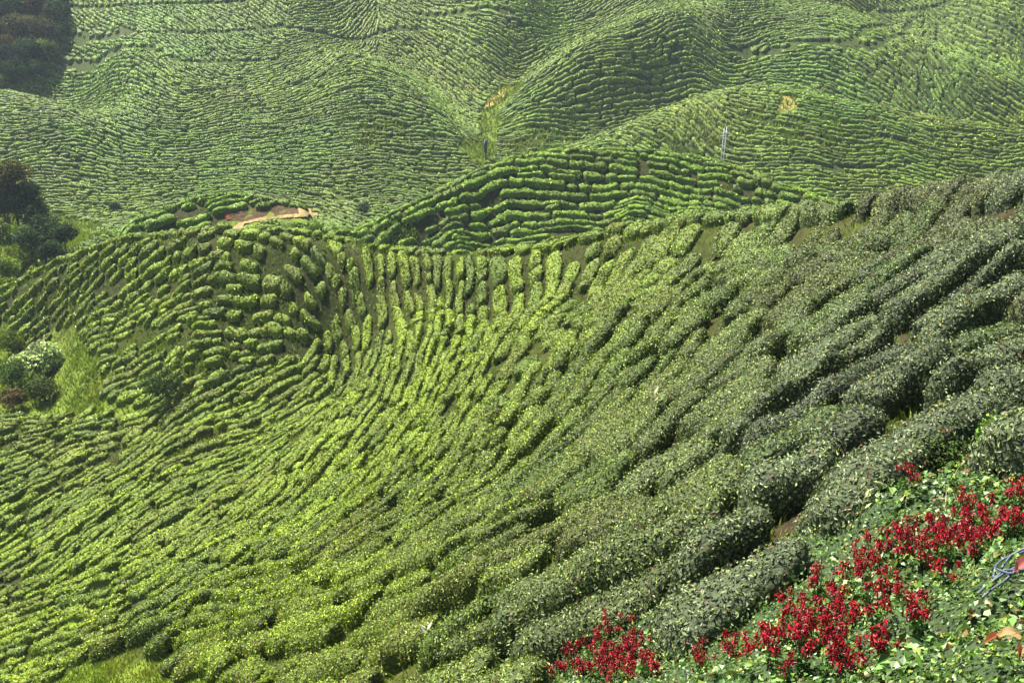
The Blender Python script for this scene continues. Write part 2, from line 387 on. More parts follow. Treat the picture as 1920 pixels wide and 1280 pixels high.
def commit(pts, seed=True, bush=True, r=None):
    lid = len(LINES); LINES.append((np.array(pts), bush))
    for k, (x, y) in enumerate(pts):
        s = sep(x, y); m, n = disk(r if r else s*.86)
        j = int((y-oy)/RS); i = int((x-ox)/RS)
        if j-n < 0 or i-n < 0 or j+n+1 > RH or i+n+1 > RW: continue
        blocked[j-n:j+n+1, i-n:i+n+1] |= m
        m2, n2 = disk(r if r else s*.60)
        if j-n2 >= 0 and i-n2 >= 0 and j+n2+1 <= RH and i+n2+1 <= RW: blocked2[j-n2:j+n2+1, i-n2:i+n2+1] |= m2
        if bush: lineid[j, i] = lid
        if seed and k % 5 == 2 and k+1 < len(pts):
            dx = pts[k+1][0]-x; dy = pts[k+1][1]-y; l = math.hypot(dx, dy)+1e-9
            for q in (1, -1): queue.append((x-q*dy/l*s*1.0, y+q*dx/l*s*1.0))
def densify(P, step=.35):
    P = np.array(P); s = np.append(0, np.cumsum(np.hypot(*(np.diff(P, axis=0).T)))); q = np.arange(0, s[-1], step)
    return list(zip(np.interp(q, s, P[:,0]), np.interp(q, s, P[:,1])))
PATHS = ["120 15;300 11;480 2","118 62;270 65;420 63;560 57;700 70;790 58","100 112;340 118;430 118;520 114","780 28;960 30","1380 96;1490 85;1640 92;1850 107","1655 26;1780 5","1595 82;1660 52;1705 47","1230 40;1180 90;1100 150","690 60;600 20"]
for t in PATHS[:7]:
    P = np.array([list(map(float, p.split())) for p in t.split(";")]); x, y, _ = raycast(P[:,0], P[:,1]); commit(densify(np.stack([x, y], 1)), False, False, .95)
for k in ('near', 'middle', 'spur', 'knoll', 'ridge', 'dome', 'back'):
    x, y, _z = unproj(CRL[k][:,0], CRL[k][:,1], CRL[k][:,2]); f = 1.006
    run = []
    for p in densify(np.stack([x*f, y*f], 1)):
        j, i = gidx(*p)
        if okg[j, i] and not blocked[int((p[1]-oy)/RS), int((p[0]-ox)/RS)]: run.append(p)
        else:
            if len(run) > 6: commit(run, r=.72)
            run = []
    if len(run) > 6: commit(run, r=.72)
sx_, sy_ = np.meshgrid(np.arange(-148, 148, 1.15), np.arange(5, 260, 1.15)); seeds = list(zip(sx_.ravel(), sy_.ravel()))
random.shuffle(seeds)
minlen = 4
def try_seed(x, y):
    j = int((y-3)*2+.5); i = int((x+150)*2+.5)
    if j < 0 or i < 0 or j >= okg.shape[0] or i >= okg.shape[1] or not okg[j, i]: return
    if blocked[int((y-oy)/RS), int((x-ox)/RS)]: return
    p = trace(x, y)
    if len(p) >= minlen: commit(p)
while queue: try_seed(*queue.popleft())
for s in seeds:
    try_seed(*s)
    while queue: try_seed(*queue.popleft())
print("first pass", len(LINES)); blocked = blocked2; minlen = 3
sx_, sy_ = np.meshgrid(np.arange(-148, 148, .6), np.arange(5, 260, .6)); seeds = np.stack([sx_.ravel(), sy_.ravel()], 1); RNG.shuffle(seeds)
for s in seeds:
    if not blocked[int((s[1]-oy)/RS), int((s[0]-ox)/RS)]:
        try_seed(*s)
print("lines", len(LINES), "pts", sum(len(p) for p, b in LINES))
# ------------------------------------------------------------------ bushes: cushions cut from the rows
BX = []      # per bush: ring centre xy, side normal, half widths, height
for lid, (P, isb) in enumerate(LINES):
    if not isb or len(P) < 4: continue
    T = np.gradient(P, axis=0); T = unit(T); Nn = np.stack([-T[:,1], T[:,0]], 1)
    side = []
    for q in (1, -1):
        dist = np.full(len(P), 9.0)
        for d in np.arange(2.4, .35, -.13):
            xx = P[:,0]+q*Nn[:,0]*d; yy = P[:,1]+q*Nn[:,1]*d
            jj = np.clip(((yy-oy)/RS).astype(int), 1, RH-2); ii = np.clip(((xx-ox)/RS).astype(int), 1, RW-2)
            for dj, di in ((0,0),(1,0),(0,1),(-1,0),(0,-1)):
                o = lineid[jj+dj, ii+di]; dist = np.where((o >= 0) & (o != lid), d, dist)
        dist = np.where(dist > 5, sep(*P[len(P)//2])*1.15, dist); side.append(dist)
    D = np.hypot(P[:,0], P[:,1]); k = 0
    # smooth the side distances
    for i in range(2):
        if len(D) > 5:
            w = np.ones(5)/5; side[i] = np.convolve(np.pad(side[i], 2, mode='edge'), w, 'valid')
    n = len(P)
    while k < n-3:
        x, y = P[k]; d = D[k]; pxk, pyk, _ = proj(x, y, float(height(x, y)))
        if 104 < y < 150 and d > 104: L = random.uniform(1.5, 5.5)
        elif y >= 148: L = random.uniform(2.0, 6.5)
        elif in_poly(np.array([pxk]), np.array([pyk]), [(-50,430),(640,430),(700,560),(620,660),(300,730),(-50,700)])[0]: L = random.uniform(.9, 2.6)
        elif pxk > 1050 and pyk < 620: L = random.uniform(1.1, 2.6)
        elif pxk > 640 and pyk < 640+(pxk-640)*.1: L = random.uniform(1.3, 4)
        else: L = random.choice([random.uniform(1.4, 3), random.uniform(2.2, 6)])
        m = max(3, int(L/.35)); e2 = min(n, k+m)
        j, i = gidx(x, y)
        if e2-k >= 3 and random.random() > sparse[j, i]:
            BX.append((lid, k, e2))
        k = e2-1+random.choice([0, 0, 1, 1])
    LINES[lid] = (P, isb, T, Nn, side)

print("bushes", len(BX))
PR1 = [(-.95,-.15),(-1.03,.3),(-1.02,.66),(-.88,.9),(-.45,.99),(0,1.0),(.45,.99),(.88,.9),(1.02,.66),(1.03,.3),(.95,-.15)]
PR0 = [(-.9,-.15),(-1.0,.25),(-.97,.55),(-.82,.8),(-.45,.95),(0,1.0),(.45,.95),(.82,.8),(.97,.55),(1.0,.25),(.9,-.15)]
PR2 = [(-.95,-.15),(-1.02,.6),(-.8,.92),(0,1.0),(.8,.92),(1.02,.6),(.95,-.15)]
AV, AQ, AB, QI = [], [], [], 0     # all verts, quads, quad->bush
info = []
for b, (lid, k0, k1) in enumerate(BX):
    P, _, T, Nn, side = LINES[lid]
    mid = (k0+k1)//2; cx, cy = P[min(mid, len(P)-1)]; D = math.hypot(cx, cy)
    zc = float(height(cx, cy)); bpx, bpy_, _ = proj(cx, cy, zc)
    j, i = gidx(cx, cy); seen = bool(vis[j, i]) and -60 < bpx < 2150 and -40 < bpy_ < 1450
    step = .14 if D < 28 else (.22 if D < 60 else .35)
    if not seen and D > 45: step = .6
    prof = np.array(PR0 if D < 45 else PR1 if (D < 75 and seen) else PR2); L = (k1-1-k0)*.35
    nr = max(4, int(L/step)+1)
    u = np.linspace(0, 1, nr); idx = k0+u*(k1-1-k0)
    # crowd rings near the ends so they round off
    idx = k0+(k1-1-k0)*(.5-.5*np.cos(np.pi*u))*.35+(k1-1-k0)*u*.65
    I = np.arange(len(P)); px_ = np.interp(idx, I, P[:,0]); py_ = np.interp(idx, I, P[:,1])
    nx_ = np.interp(idx, I, Nn[:,0]); ny_ = np.interp(idx, I, Nn[:,1])
    wob = (noise(px_, py_, 1.4, 41)-.5)*.34*np.clip((idx-k0)*.35, 0, 1); px_ = px_+nx_*wob; py_ = py_+ny_*wob
    hr = random.uniform(.85, 1.15)*(.9 if D < 24 else ((.80 if D < 45 else (.56 if cx > 5 else .47)) if D < 100 else (.5 if D < 150 else .52)))
    gapw = random.uniform(.28, .5) if D < 30 else (random.uniform(-.03, .11) if D < 100 else random.uniform(.02, .13))
    wl = np.clip(np.interp(idx, I, side[0])*.5-gapw*.5, .2, 1.3); wr = np.clip(np.interp(idx, I, side[1])*.5-gapw*.5, .2, 1.3)
    a_ = (idx-k0)*.35; endd = np.minimum(a_, L-a_)
    tp = np.clip((endd+.06)/.3, 0, 1); tp = np.sqrt(1-(1-tp)**2)*.92+.08
    la = .50 if D < 100 else .62; lump = 1-la*.62+la*noise(px_, py_, .8, 31); lump2 = 1-la*.62+la*noise(px_, py_, .8, 37)
    wl = wl*tp*lump; wr = wr*tp*lump2
    # small gap off each end
    sN = prof[:,0][None,:]; hN = prof[:,1][None,:]
    off = np.where(sN > 0, sN*wl[:,None], sN*wr[:,None])
    X = px_[:,None]+nx_[:,None]*off; Y = py_[:,None]+ny_[:,None]*off
    Zt = height(X, Y); Zc = height(px_, py_)[:,None]
    fz = .6 if D > 100 else .4; Zg = np.where(hN > .2, Zc*fz+Zt*(1-fz), Zt)
    hh = hr*(.5+.5*tp)[:,None]*(.76+.48*noise(X, Y, .9, 5))
    Z = Zg+hN*hh+np.where(hN > 0, (noise(X, Y, .45, 8)-.5)*(.16 if D < 45 else .26), 0)
    X = X+(noise(X, Z, .4, 11)-.5)*.1*(hN > 0); Y = Y+(noise(Y, Z, .4, 13)-.5)*.1*(hN > 0)
    V = np.stack([X, Y, Z], -1).reshape(-1, 3); m = prof.shape[0]
    r_, c_ = np.mgrid[0:nr-1, 0:m-1]; v0 = (r_*m+c_).ravel()
    Q = np.stack([v0, v0+m, v0+m+1, v0+1], 1)
    base = QI
    ends = []
    for s0, flip in ((0, 0), ((nr-1)*m, 1)):
        c = V[s0:s0+m].mean(0); V = np.vstack([V, c]); ci = len(V)-1
        for q in range(m-1): ends.append([s0+q, s0+q+1, ci, -1] if not flip else [s0+q+1, s0+q, ci, -1])
    Q = np.vstack([Q, ends])
    AV.append(V); AQ.append(np.where(Q >= 0, Q+base, -1)); AB.append(np.full(len(Q), b)); QI += len(V)
    w_ = float((wl+wr).mean())
    info.append((cx, cy, zc, D, float(bpx), float(bpy_), seen, L, w_, (L*w_*.8+.5*w_*w_)/(D*D), len(V), len(Q)))
info = np.array(info, dtype=float)
VB = np.concatenate(AV); QB = np.concatenate(AQ); BB = np.concatenate(AB)
vb = np.repeat(np.arange(len(BX)), info[:,10].astype(int))
print("bush verts", len(VB))
# tints ---------------------------------------------------------------
NB = len(BX); cx, cy, D = info[:,0], info[:,1], info[:,3]
LIME = np.array([.172,.248,.008]); GREEN = np.array([.075,.135,.012]); GREY_SHEEN = np.array([.106,.142,.056]); MID = np.array([.15,.255,.008]); FARC = np.array([.145,.245,.026]); OLIVE = np.array([.13,.13,.012])
wr_ = np.clip((info[:,4]-850+(info[:,5]-700)*.55)/750, 0, 1)[:,None]
t_near = LIME*(1-wr_)+GREY_SHEEN*wr_  # grey-silver leaf sheen of the right slope is put into this tint
t_mid = np.tile(MID, (NB, 1)); t_far = np.tile(FARC, (NB, 1))*(.85+.5*fbm(cx, cy, 25, 71))[:,None]
t_far[:,0] *= .85+.5*fbm(cx, cy, 18, 77); 
tint = np.where((cy < 104)[:,None], t_near, np.where((cy < 148)[:,None], t_mid, t_far))
rb = RNG.random(NB)[:,None]; tint = tint*(.75+.5*rb)
mixo = (fbm(cx, cy, 6, 51) > .63)[:,None]*.25; tint = tint*(1-mixo)+OLIVE*mixo*.8
mixg = (RNG.random(NB) < .15)[:,None]*.5; tint = tint*(1-mixg)+GREEN*mixg
tint = np.clip(tint, .004, 1)
# leaves ---------------------------------------------------------------
quad = QB[:,3] >= 0
q4 = np.where(QB[:,3:4] >= 0, QB[:,3:4], QB[:,2:3])[:,0]
A_, B_, C_, D_ = VB[QB[:,0]], VB[QB[:,1]], VB[QB[:,2]], VB[q4]
nrm = np.cross(C_-A_, D_-B_); area = np.linalg.norm(nrm, axis=1)*.5
tri_ = ~quad; n2 = np.cross(B_-A_, C_-A_); area[tri_] = np.linalg.norm(n2[tri_], axis=1)*.5; nrm[tri_] = n2[tri_]
nrm = unit(nrm)
cen = (A_+B_+C_+D_)/4
bc = np.stack([cx[BB], cy[BB], info[BB,2]+.2], 1); fl = np.sum((cen-bc)*nrm, 1) < 0
# orient outwards: use the upward direction on tops, away from the row centre on sides
nrm = np.where((nrm[:,2] < -.05)[:,None], -nrm, nrm)
vertl = np.abs(nrm[:,2]) <= .05; nrm = np.where((vertl & fl)[:,None], -nrm, nrm)
Dq = np.linalg.norm(cen-np.array([0, 0, CAMZ]), axis=1)
lsz = np.maximum(.062, Dq*.0023)*np.where(Dq > 148, .9, 1)
dens = np.where(Dq < 60, 2.0, 1.45)/(lsz**2*.5)*.5
seenb = info[:,6][BB] > 0
vdir = unit(np.array([0, 0, CAMZ])-cen); facing = np.sum(vdir*nrm, 1)
dens *= np.where(facing > -.15, 1.0, .25)*np.where(seenb, 1, np.where(Dq < 45, .7, np.where(Dq < 100, .15, .03)))*np.where(Dq > 148, .8, 1)
cnt = RNG.poisson(area*dens)
print("leaves", cnt.sum())
qi = np.repeat(np.arange(len(QB)), cnt); nl = len(qi)
u1, u2 = RNG.random((nl, 1)), RNG.random((nl, 1))
LP = (A_[qi]*(1-u1)+B_[qi]*u1)*(1-u2)+(D_[qi]*(1-u1)+C_[qi]*u1)*u2
LN = nrm[qi]; ls = lsz[qi]; lb = BB[qi]
LP = LP+LN*(RNG.random((nl, 1))**1.5*.09+.0)+RNG.normal(0, .012, (nl, 3))
LV, LQ = leaves_mesh(LP, LN, ls*1.08, spread=.64, seed=3, fold=.22)
lt = tint[lb]*(.38+1.2*RNG.random((nl, 1))**1.5)
young = (RNG.random(nl) < .22)[:,None]; lt = np.where(young, lt*np.array([1.55, 1.4, .8]), lt)
brown = (RNG.random(nl) < .03)[:,None]; lt = np.where(brown, np.array([.13, .055, .02]), lt)
LC = np.repeat(np.clip(lt, .003, .9), 4, 0); lvb = np.repeat(lb, 4)
BC = tint[vb]*np.where(D < 45, .32, .48)[vb][:,None]  # inner foliage, darkened so shade between the leaves is in the colour
# the 300 that show largest become things of their own
score = np.where(info[:,6] > 0, info[:,9], 0); sel = np.argsort(-score)[:300]
is_sel = np.zeros(NB, bool); is_sel[sel] = True
order = np.argsort(lb, kind='stable'); lstart = np.searchsorted(lb[order], np.arange(NB+1))
vstart = np.append(0, np.cumsum(info[:,10].astype(int))); qstart = np.append(0, np.cumsum(info[:,11].astype(int)))
def where_words(px, py): return f"{int(round(px/19.2))} percent across, {int(round(py/12.8))} percent down"
used_labels = set()
for b in sel:
    v0, v1, q0, q1 = vstart[b], vstart[b+1], qstart[b], qstart[b+1]
    V = VB[v0:v1]; Q = np.where(QB[q0:q1] >= 0, QB[q0:q1]-v0, -1)
    li = order[lstart[b]:lstart[b+1]]; n = len(li)
    Vl = LV.reshape(-1, 4, 3)[li].reshape(-1, 3); Cl = LC.reshape(-1, 4, 3)[li].reshape(-1, 3)
    Ql = np.arange(n*4).reshape(-1, 4)+len(V)
    loc = tuple(info[b, :3])
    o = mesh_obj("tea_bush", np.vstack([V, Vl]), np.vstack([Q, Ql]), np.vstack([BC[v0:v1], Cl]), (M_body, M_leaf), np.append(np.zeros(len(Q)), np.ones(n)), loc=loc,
                 smooth=np.append(np.ones(len(Q), bool), np.zeros(n, bool)))
    L = info[b, 7]; ln = "long" if L > 3.5 else ("short round" if L < 1.7 else "clipped")
    tone = "lime green" if wr_[b, 0] < .3 else ("mid green" if wr_[b, 0] < .65 else "grey green")
    mx, my, _ = proj(*info[b, :2], info[b, 2]+.6)
    lab = f"{ln} {tone} tea bush, {where_words(float(mx), float(my))}"
    if lab in used_labels: lab = f"smaller {lab}"
    used_labels.add(lab)
    tag(o, lab, "tea bush", "tea bushes in rows on the near slope")
rv = ~is_sel[vb]; remap = np.cumsum(rv)-1; rq = ~is_sel[BB]
Qr = np.where(QB[rq] >= 0, remap[QB[rq]], -1); nV = int(rv.sum())
rl = ~is_sel[lb]; n = int(rl.sum())
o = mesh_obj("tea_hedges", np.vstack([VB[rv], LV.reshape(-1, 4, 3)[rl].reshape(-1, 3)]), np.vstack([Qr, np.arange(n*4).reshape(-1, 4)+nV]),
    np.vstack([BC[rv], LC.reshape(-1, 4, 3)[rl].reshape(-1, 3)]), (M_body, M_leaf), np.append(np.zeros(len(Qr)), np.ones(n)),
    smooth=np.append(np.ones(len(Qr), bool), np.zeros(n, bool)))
tag(o, "thousands of small tea bushes in winding rows over the middle and far hills", "tea bushes", kind="stuff")
# ------------------------------------------------------------------ the ground
def band(a, b, s):
    return np.arange(a, b, s)
gX = np.concatenate([band(-900, -170, 30), band(-170, -30, 2), band(-30, 30, .6), band(30, 170, 2), band(170, 901, 30)])
gY = np.concatenate([band(-300, -20, 20), band(-20, 0, 2), band(0, 100, .6), band(100, 345, 1.5), band(345, 1200, 30)])
X, Y = np.meshgrid(gX, gY); Z = height(X, Y)
out = np.maximum(0, np.maximum(np.abs(X)-165, Y-335)); Z = Z+np.minimum(out*.12, 70)+(fbm(X, Y, 1.2, 21)-.5)*.16*(out <= 0)
nY, nX = X.shape; r_, c_ = np.mgrid[0:nY-1, 0:nX-1]; v0 = (r_*nX+c_).ravel()
SOIL = np.array([.024,.018,.009]); GRASS = np.array([.075,.105,.010]); DRY = np.array([.30,.22,.07]); RED = np.array([.24,.09,.05])  # soil colour lowered so the row gaps look shaded
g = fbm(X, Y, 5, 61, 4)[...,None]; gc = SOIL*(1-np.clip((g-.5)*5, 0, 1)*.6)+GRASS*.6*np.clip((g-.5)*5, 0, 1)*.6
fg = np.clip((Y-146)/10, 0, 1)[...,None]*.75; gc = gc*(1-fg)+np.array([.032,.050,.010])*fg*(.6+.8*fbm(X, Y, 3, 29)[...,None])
px, py, dd = proj(X, Y, Z); vv = Y < look(RY, px, py)+4
j, i = gidx(X, Y); bm = bare[j, i] & (out <= 0)
gl = np.clip((1900-px)/900, 0, 1)*(Y < 146)*(Y > 20)*np.clip(.35+1.3*fbm(X, Y, 3, 19), 0, 1); gc = gc*(1-gl[...,None]*.8)+GRASS*.26*gl[...,None]*.8  # near ground under the rows painted dark green, deepening the gap shade
gc = np.where(bm[...,None], GRASS*(.7+.6*fbm(X, Y, 1.5, 88)[...,None]), gc)
for pl, c in (([(905,180),(935,165),(975,165),(945,182),(920,200),(905,200)], DRY), ([(856,140),(900,165),(915,185),(880,170)], RED), ([(1455,170),(1500,180),(1490,205),(1460,210)], DRY*.6+GRASS*.4),
              ([(1560,205),(1600,200),(1640,240),(1600,250)], RED*.5+DRY*.2)):
    m = in_poly(px+(fbm(X, Y, 1.5, 5)-.5)*16, py+(fbm(X, Y, 1.5, 6)-.5)*8, pl) & vv; gc = np.where(m[...,None], c, gc)
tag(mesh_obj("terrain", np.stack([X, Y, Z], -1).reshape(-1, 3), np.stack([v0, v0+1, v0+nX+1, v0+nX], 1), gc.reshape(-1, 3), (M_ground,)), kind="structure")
# ------------------------------------------------------------------ low creeping plants round the flowers
def pt(px, py, dz=0.0):
    x, y, z = ground_at(px, py); return np.array([x, y, z+dz])
def cover_h(x, y): return .06+.50*fbm(x, y, .8, 91, 3)+.12*noise(x, y, .2, 95)
gcx, gcy = np.meshgrid(np.arange(-8, 14, .07), np.arange(1.5, 24, .07)); gcz = height(gcx, gcy)
cpx, cpy, cd = proj(gcx, gcy, gcz+.2)
jj = (fbm(gcx, gcy, .8, 12)-.5)*90; kk = (fbm(gcx, gcy, .8, 14)-.5)*60
inside = in_poly(cpx+jj, cpy+kk, FLOWER_POLY) | in_poly(cpx, cpy, FLOWER_POLY)
inside |= in_poly(cpx+35, cpy+30, FLOWER_POLY) & (gcy < 20)
inside |= (cpy > 1280) & (cpx > 900)
inside &= (np.hypot(gcx, gcy) > 2.6) & (gcy > 2)
cz = gcz+cover_h(gcx, gcy)-.12
nY, nX = gcx.shape; r_, c_ = np.mgrid[0:nY-1, 0:nX-1]; v0 = (r_*nX+c_)
keep = inside[:-1,:-1] & inside[1:,:-1] & inside[:-1,1:] & inside[1:,1:]
v0 = v0[keep]; Qc = np.stack([v0, v0+1, v0+nX+1, v0+nX], 1)
u_, inv = np.unique(Qc, return_inverse=True); Qc = inv.reshape(-1, 4)
VC = np.stack([gcx, gcy, cz], -1).reshape(-1, 3)[u_]
ex = .1; cn = unit(np.stack([-(height(gcx+ex, gcy)+cover_h(gcx+ex, gcy)-cz-.12)/ex, -(height(gcx, gcy+ex)+cover_h(gcx, gcy+ex)-cz-.12)/ex, np.ones_like(cz)], -1)).reshape(-1, 3)[u_]
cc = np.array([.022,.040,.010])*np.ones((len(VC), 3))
dist = np.linalg.norm(VC-np.array([0, 0, CAMZ]), axis=1)
vp = proj(VC[:,0], VC[:,1], VC[:,2]); infr = (vp[0] > -100) & (vp[0] < 2050) & (vp[1] < 1450)
n_each = RNG.poisson(np.where(infr, 4.2, .8)*np.clip(8/dist, .55, 1.2)); qi = np.repeat(np.arange(len(VC)), n_each)
P = VC[qi]+np.stack([RNG.uniform(-.05, .05, len(qi)), RNG.uniform(-.05, .05, len(qi)), RNG.uniform(-.01, .12, len(qi))], 1)
big = fbm(P[:,0], P[:,1], 1.3, 33)
sz = np.where(big > .52, RNG.uniform(.045, .105, len(qi)), RNG.uniform(.03, .06, len(qi)))
V, Q = leaves_fold(P, cn[qi], sz, aspect=.78, spread=.55, fold=.18, seed=9)
base = np.where((big > .55)[:,None], [.105,.20,.045], [.085,.165,.020])*(.28+1.35*RNG.random((len(qi), 1))**1.9)
yel = (RNG.random(len(qi)) < .12)[:,None]; base = np.where(yel, [.20,.25,.04], base); pal = (RNG.random(len(qi)) < .10)[:,None]; base = np.where(pal, [.26,.34,.17], base)
brn = (RNG.random(len(qi)) < .045)[:,None]; base = np.where(brn, [.20,.10,.04], base)
tag(mesh_obj("creeping_plants", np.vstack([VC, V]), np.vstack([Qc, np.where(Q >= 0, Q+len(VC), -1)]), np.vstack([cc, np.repeat(base, 4, 0)]), (M_body, M_soft),
    np.append(np.zeros(len(Qc)), np.ones(len(Q))), smooth=False), "mat of heart-shaped green leaves creeping over the bank among the red flowers", "ground cover", kind="stuff")
tw = MB(); rt = np.random.default_rng(5)
for k in range(70):
    b = VC[rt.choice(np.flatnonzero(infr))]; a = rt.uniform(0, 6.28); L = rt.uniform(.12, .4); d = np.array([math.cos(a), math.sin(a), 0])
    tw.tube([b-[0, 0, .05], b+d*L*.4+[0, 0, .12], b+d*L*.8+[0, 0, .16], b+d*L+[0, 0, .08]], [.0045, .004, .003, .002], np.array([.30,.26,.12])*rt.uniform(.4, 1.3), 4)
tag(tw.build("runner_stems", (M_bark,), smooth=False), "thin pale runner stems arching over the creeping leaves", "stems", kind="stuff")
def on_cover(px, py):
    x, y, z = ground_at(px, py)
    t = np.array([x, y, z])-np.array([0, 0, CAMZ])
    f = 1-(.22/max(.05, -t[2]))                     # back along the sight line to the top of the mat
    x, y = t[0]*f, t[1]*f; return np.array([x, y, float(height(x, y)+cover_h(x, y)-.12)])
# ------------------------------------------------------------------ red flowering plants
FL = """1690 932;1795 960;1825 965;1880 940;1915 935;1900 962;1840 985;1760 1000;1735 1010;1700 1020;1815 1000;1850 1010;1870 1000;1800 1035;1825 1050;1790 1020;1740 1055;1765 1060;1700 1050;1660 1045;1630 1060;1605 1075;1650 1075;1680 1060;1720 1070;1590 1090;1545 1080;1625 1095;1665 1120;1700 1150;1530 1140;1560 1155;1585 1170;1620 1145;1640 1180;1655 1210;1550 1190;1520 1200;1490 1205;1500 1230;1530 1225;1560 1215;1470 1225;1580 1240;1600 1255;1540 1260;1500 1265;1440 1270;1460 1280;1375 1235;1395 1245;1425 1225;1480 1150;
1145 1190;1180 1195;1130 1215;1155 1220;1190 1225;1100 1230;1075 1235;1120 1245;1150 1255;1180 1250;1215 1220;1050 1245;1030 1265;1060 1270;1095 1268;1135 1278;1170 1282;1210 1275;1005 1272;1115 1262;1165 1240;1085 1252;1140 1232;1160 1268;1190 1205;1110 1275;1200 1262;1312 1243;1720 1180;1770 1100;1885 1010;1905 1000"""
FL = [tuple(map(float, p.split())) for p in FL.replace("\n", "").split(";")]
def petals(r, top, h, s):
    """a spike: whorls of narrow red tubular flowers up a stem"""
    P, N = [], []
    n = int(h/.014)
    for i in range(n):
        z = top[2]-h*i/n
        for k in range(3):
            a = r.uniform(0, 6.28); rad = .012+.034*min(1, (i+2)/5)*r.uniform(.7, 1.3)
            P.append((top[0]+math.cos(a)*rad, top[1]+math.sin(a)*rad, z+r.uniform(-.01, .02))); N.append((math.cos(a)*.9+.1, math.sin(a)*.9, .55))
    return np.array(P), np.array(N)
for k, (fx, fy) in enumerate(FL):
    r = np.random.default_rng(100+k)
    q = on_cover(fx, fy+24); z0 = q[2]-.12; ht = r.uniform(.26, .42)
    root = empty("salvia", tuple(q)); MBf, MBp = MB(), MB()
    Dk = np.linalg.norm(q-np.array([0, 0, CAMZ])); spread = .0125*Dk
    nsp = int(r.integers(5, 9)); spikes = []
    for s in range(nsp):
        a = r.uniform(0, 6.28); rr = spread*math.sqrt(r.random())
        tip = np.array([math.cos(a)*rr, math.sin(a)*rr, ht*r.uniform(.65, 1.1)])
        MBf.tube([(tip[0]*.2, tip[1]*.2, -.15), tip*.6, tip], [.004, .0035, .002], (.12,.10,.03) if s % 3 else (.2,.03,.03), 4)
        hs = r.uniform(.05, .12); p, n = petals(r, tip, hs, 1); sp = MB()
        sp.tube([tip-np.array([0, 0, hs*1.1]), tip+np.array([0, 0, .01])], [.011, .006], (.30,.01,.015), 5)
        V, Q = leaves_fold(p, n, np.full(len(p), .042), aspect=.48, spread=.35, fold=.3, seed=200+k*10+s)
        sp.add(V, Q, np.repeat(np.array([.22,.003,.012])*r.uniform(.25, 1.6, (len(p), 1)), 4, 0)); spikes.append(sp)
        for g in range(9):
            b = r.uniform(0, 6.28); lp = tip*r.uniform(.1, .6)+np.array([math.cos(b)*.04, math.sin(b)*.04, 0])
            V, Q = leaves_fold(lp[None], np.array([[math.cos(b)*.3, math.sin(b)*.3, 1.]]), np.array([.06]), aspect=.6, seed=int(r.integers(1e6)))
            MBf.add(V, Q, np.array([.06,.13,.02])*r.uniform(.6, 1.4))
    MBf.build("foliage", (M_soft,), root, smooth=False); [sp.build("flower_spike", (M_petal,), root, smooth=False) for sp in spikes]
    for ch in root.children: ch.location = (0, 0, 0)
    tag(root, f"{'lone small' if (fx, fy) in ((1690., 932.), (1312., 1243.)) else 'leafy'} red salvia in flower, {where_words(fx, fy)}", "flowering plant", "red salvias on the creeping bank")
# ------------------------------------------------------------------ crowns
def crown_pts(r, c, rad, n, lobes, flat=.8, lobe_r=.45):
    L = unit(r.normal(0, 1, (lobes, 3))); L[:,2] = np.abs(L[:,2])*.9-.25; LR = rad*lobe_r*r.uniform(.7, 1.25, lobes)
    LC_ = L*(rad*.68)*np.array([1, 1, flat])*r.uniform(.5, 1.1, (lobes, 1))
    w = LR**2; li = r.choice(lobes, n, p=w/w.sum()); d = unit(r.normal(0, 1, (n, 3)))
    P = LC_[li]+d*(LR[li]*r.uniform(.72, 1.05, n))[:,None]
    P += r.normal(0, .04*rad, (n, 3))
    return P+c, d, li, LC_+c
def tree(name, px, py, Y, rpx, label, cat, group, col, lobes=16, n=2600, leaf=None, asp=.5, mat=None, zdrop=0, flat=.8, brown=.1, seed=0, aspect=.5):
    r = np.random.default_rng(abs(seed+int(px*7+py*13))); x, y, zc = unproj(px, py, Y); rad = rpx*Y/F*1.05
    zg = float(height(x, y)); H = zc-zg
    if H < rad*.45: H = rad*.45
    root = empty(name, (x, y, zg-.1))
    c = np.array([0, 0, H]); leaf = leaf or max(.12, Y*.0026)
    P, N, li, LCn = crown_pts(r, c, rad, n, lobes, flat)
    tr = MB(); br = max(.05, rad*.055)
    tr.tube([(0, 0, -.4), (rad*.03, 0, H*.3), (-rad*.02, rad*.03, H*.75), (0, 0, H*1.02)], [br*1.5, br*1.1, br*.8, br*.3], (.10,.075,.05), 8)
    for q in LCn[:10]:
        s = np.array([0, 0, H*r.uniform(.35, .8)]); tr.tube([s, (s+q)/2+np.array([0, 0, -.05*rad]), q], [br*.55, br*.35, br*.12], (.10,.075,.05), 6)
    tr.build("trunk", (M_bark,), root)
    V, Q = leaves_fold(P, N+np.array([0, 0, .35]), np.full(n, leaf), aspect=aspect, spread=.7, fold=.2, seed=seed+5)
    tone = r.uniform(.45, 1.7, lobes)[li][:,None]*r.uniform(.55, 1.5, (n, 1)); cl = np.asarray(col)*tone
    bl = (r.random(lobes)[li] < brown)[:,None]; cl = np.where(bl, cl*np.array([1.4, 1.0, 1.0]), cl)
    cm = MB(); cm.add(V, Q, np.repeat(cl, 4, 0)); cm.build("crown", (mat or M_tree,), root, smooth=False)
    tag(root, label, cat, group); return root
DG = (.030,.058,.016); DR = (.060,.064,.016); GG = (.10,.15,.014)
def Yat(px, py): return float(raycast(np.array([px*1.]), np.array([py*1.]))[1][0])
FT = [(10,12,34,DG),(60,8,30,DR),(100,20,26,DG),(20,50,32,DR),(68,48,34,DR),(108,55,18,DG),(5,92,32,DR),(48,92,30,DG),(85,90,22,GG),(25,130,26,DG),(62,128,20,DG),(-30,60,36,DG),(-30,130,34,DG),(2,150,18,GG),(112,2,14,DG),(40,-22,34,DG),(92,-20,30,DG),(-20,-20,36,DG)]
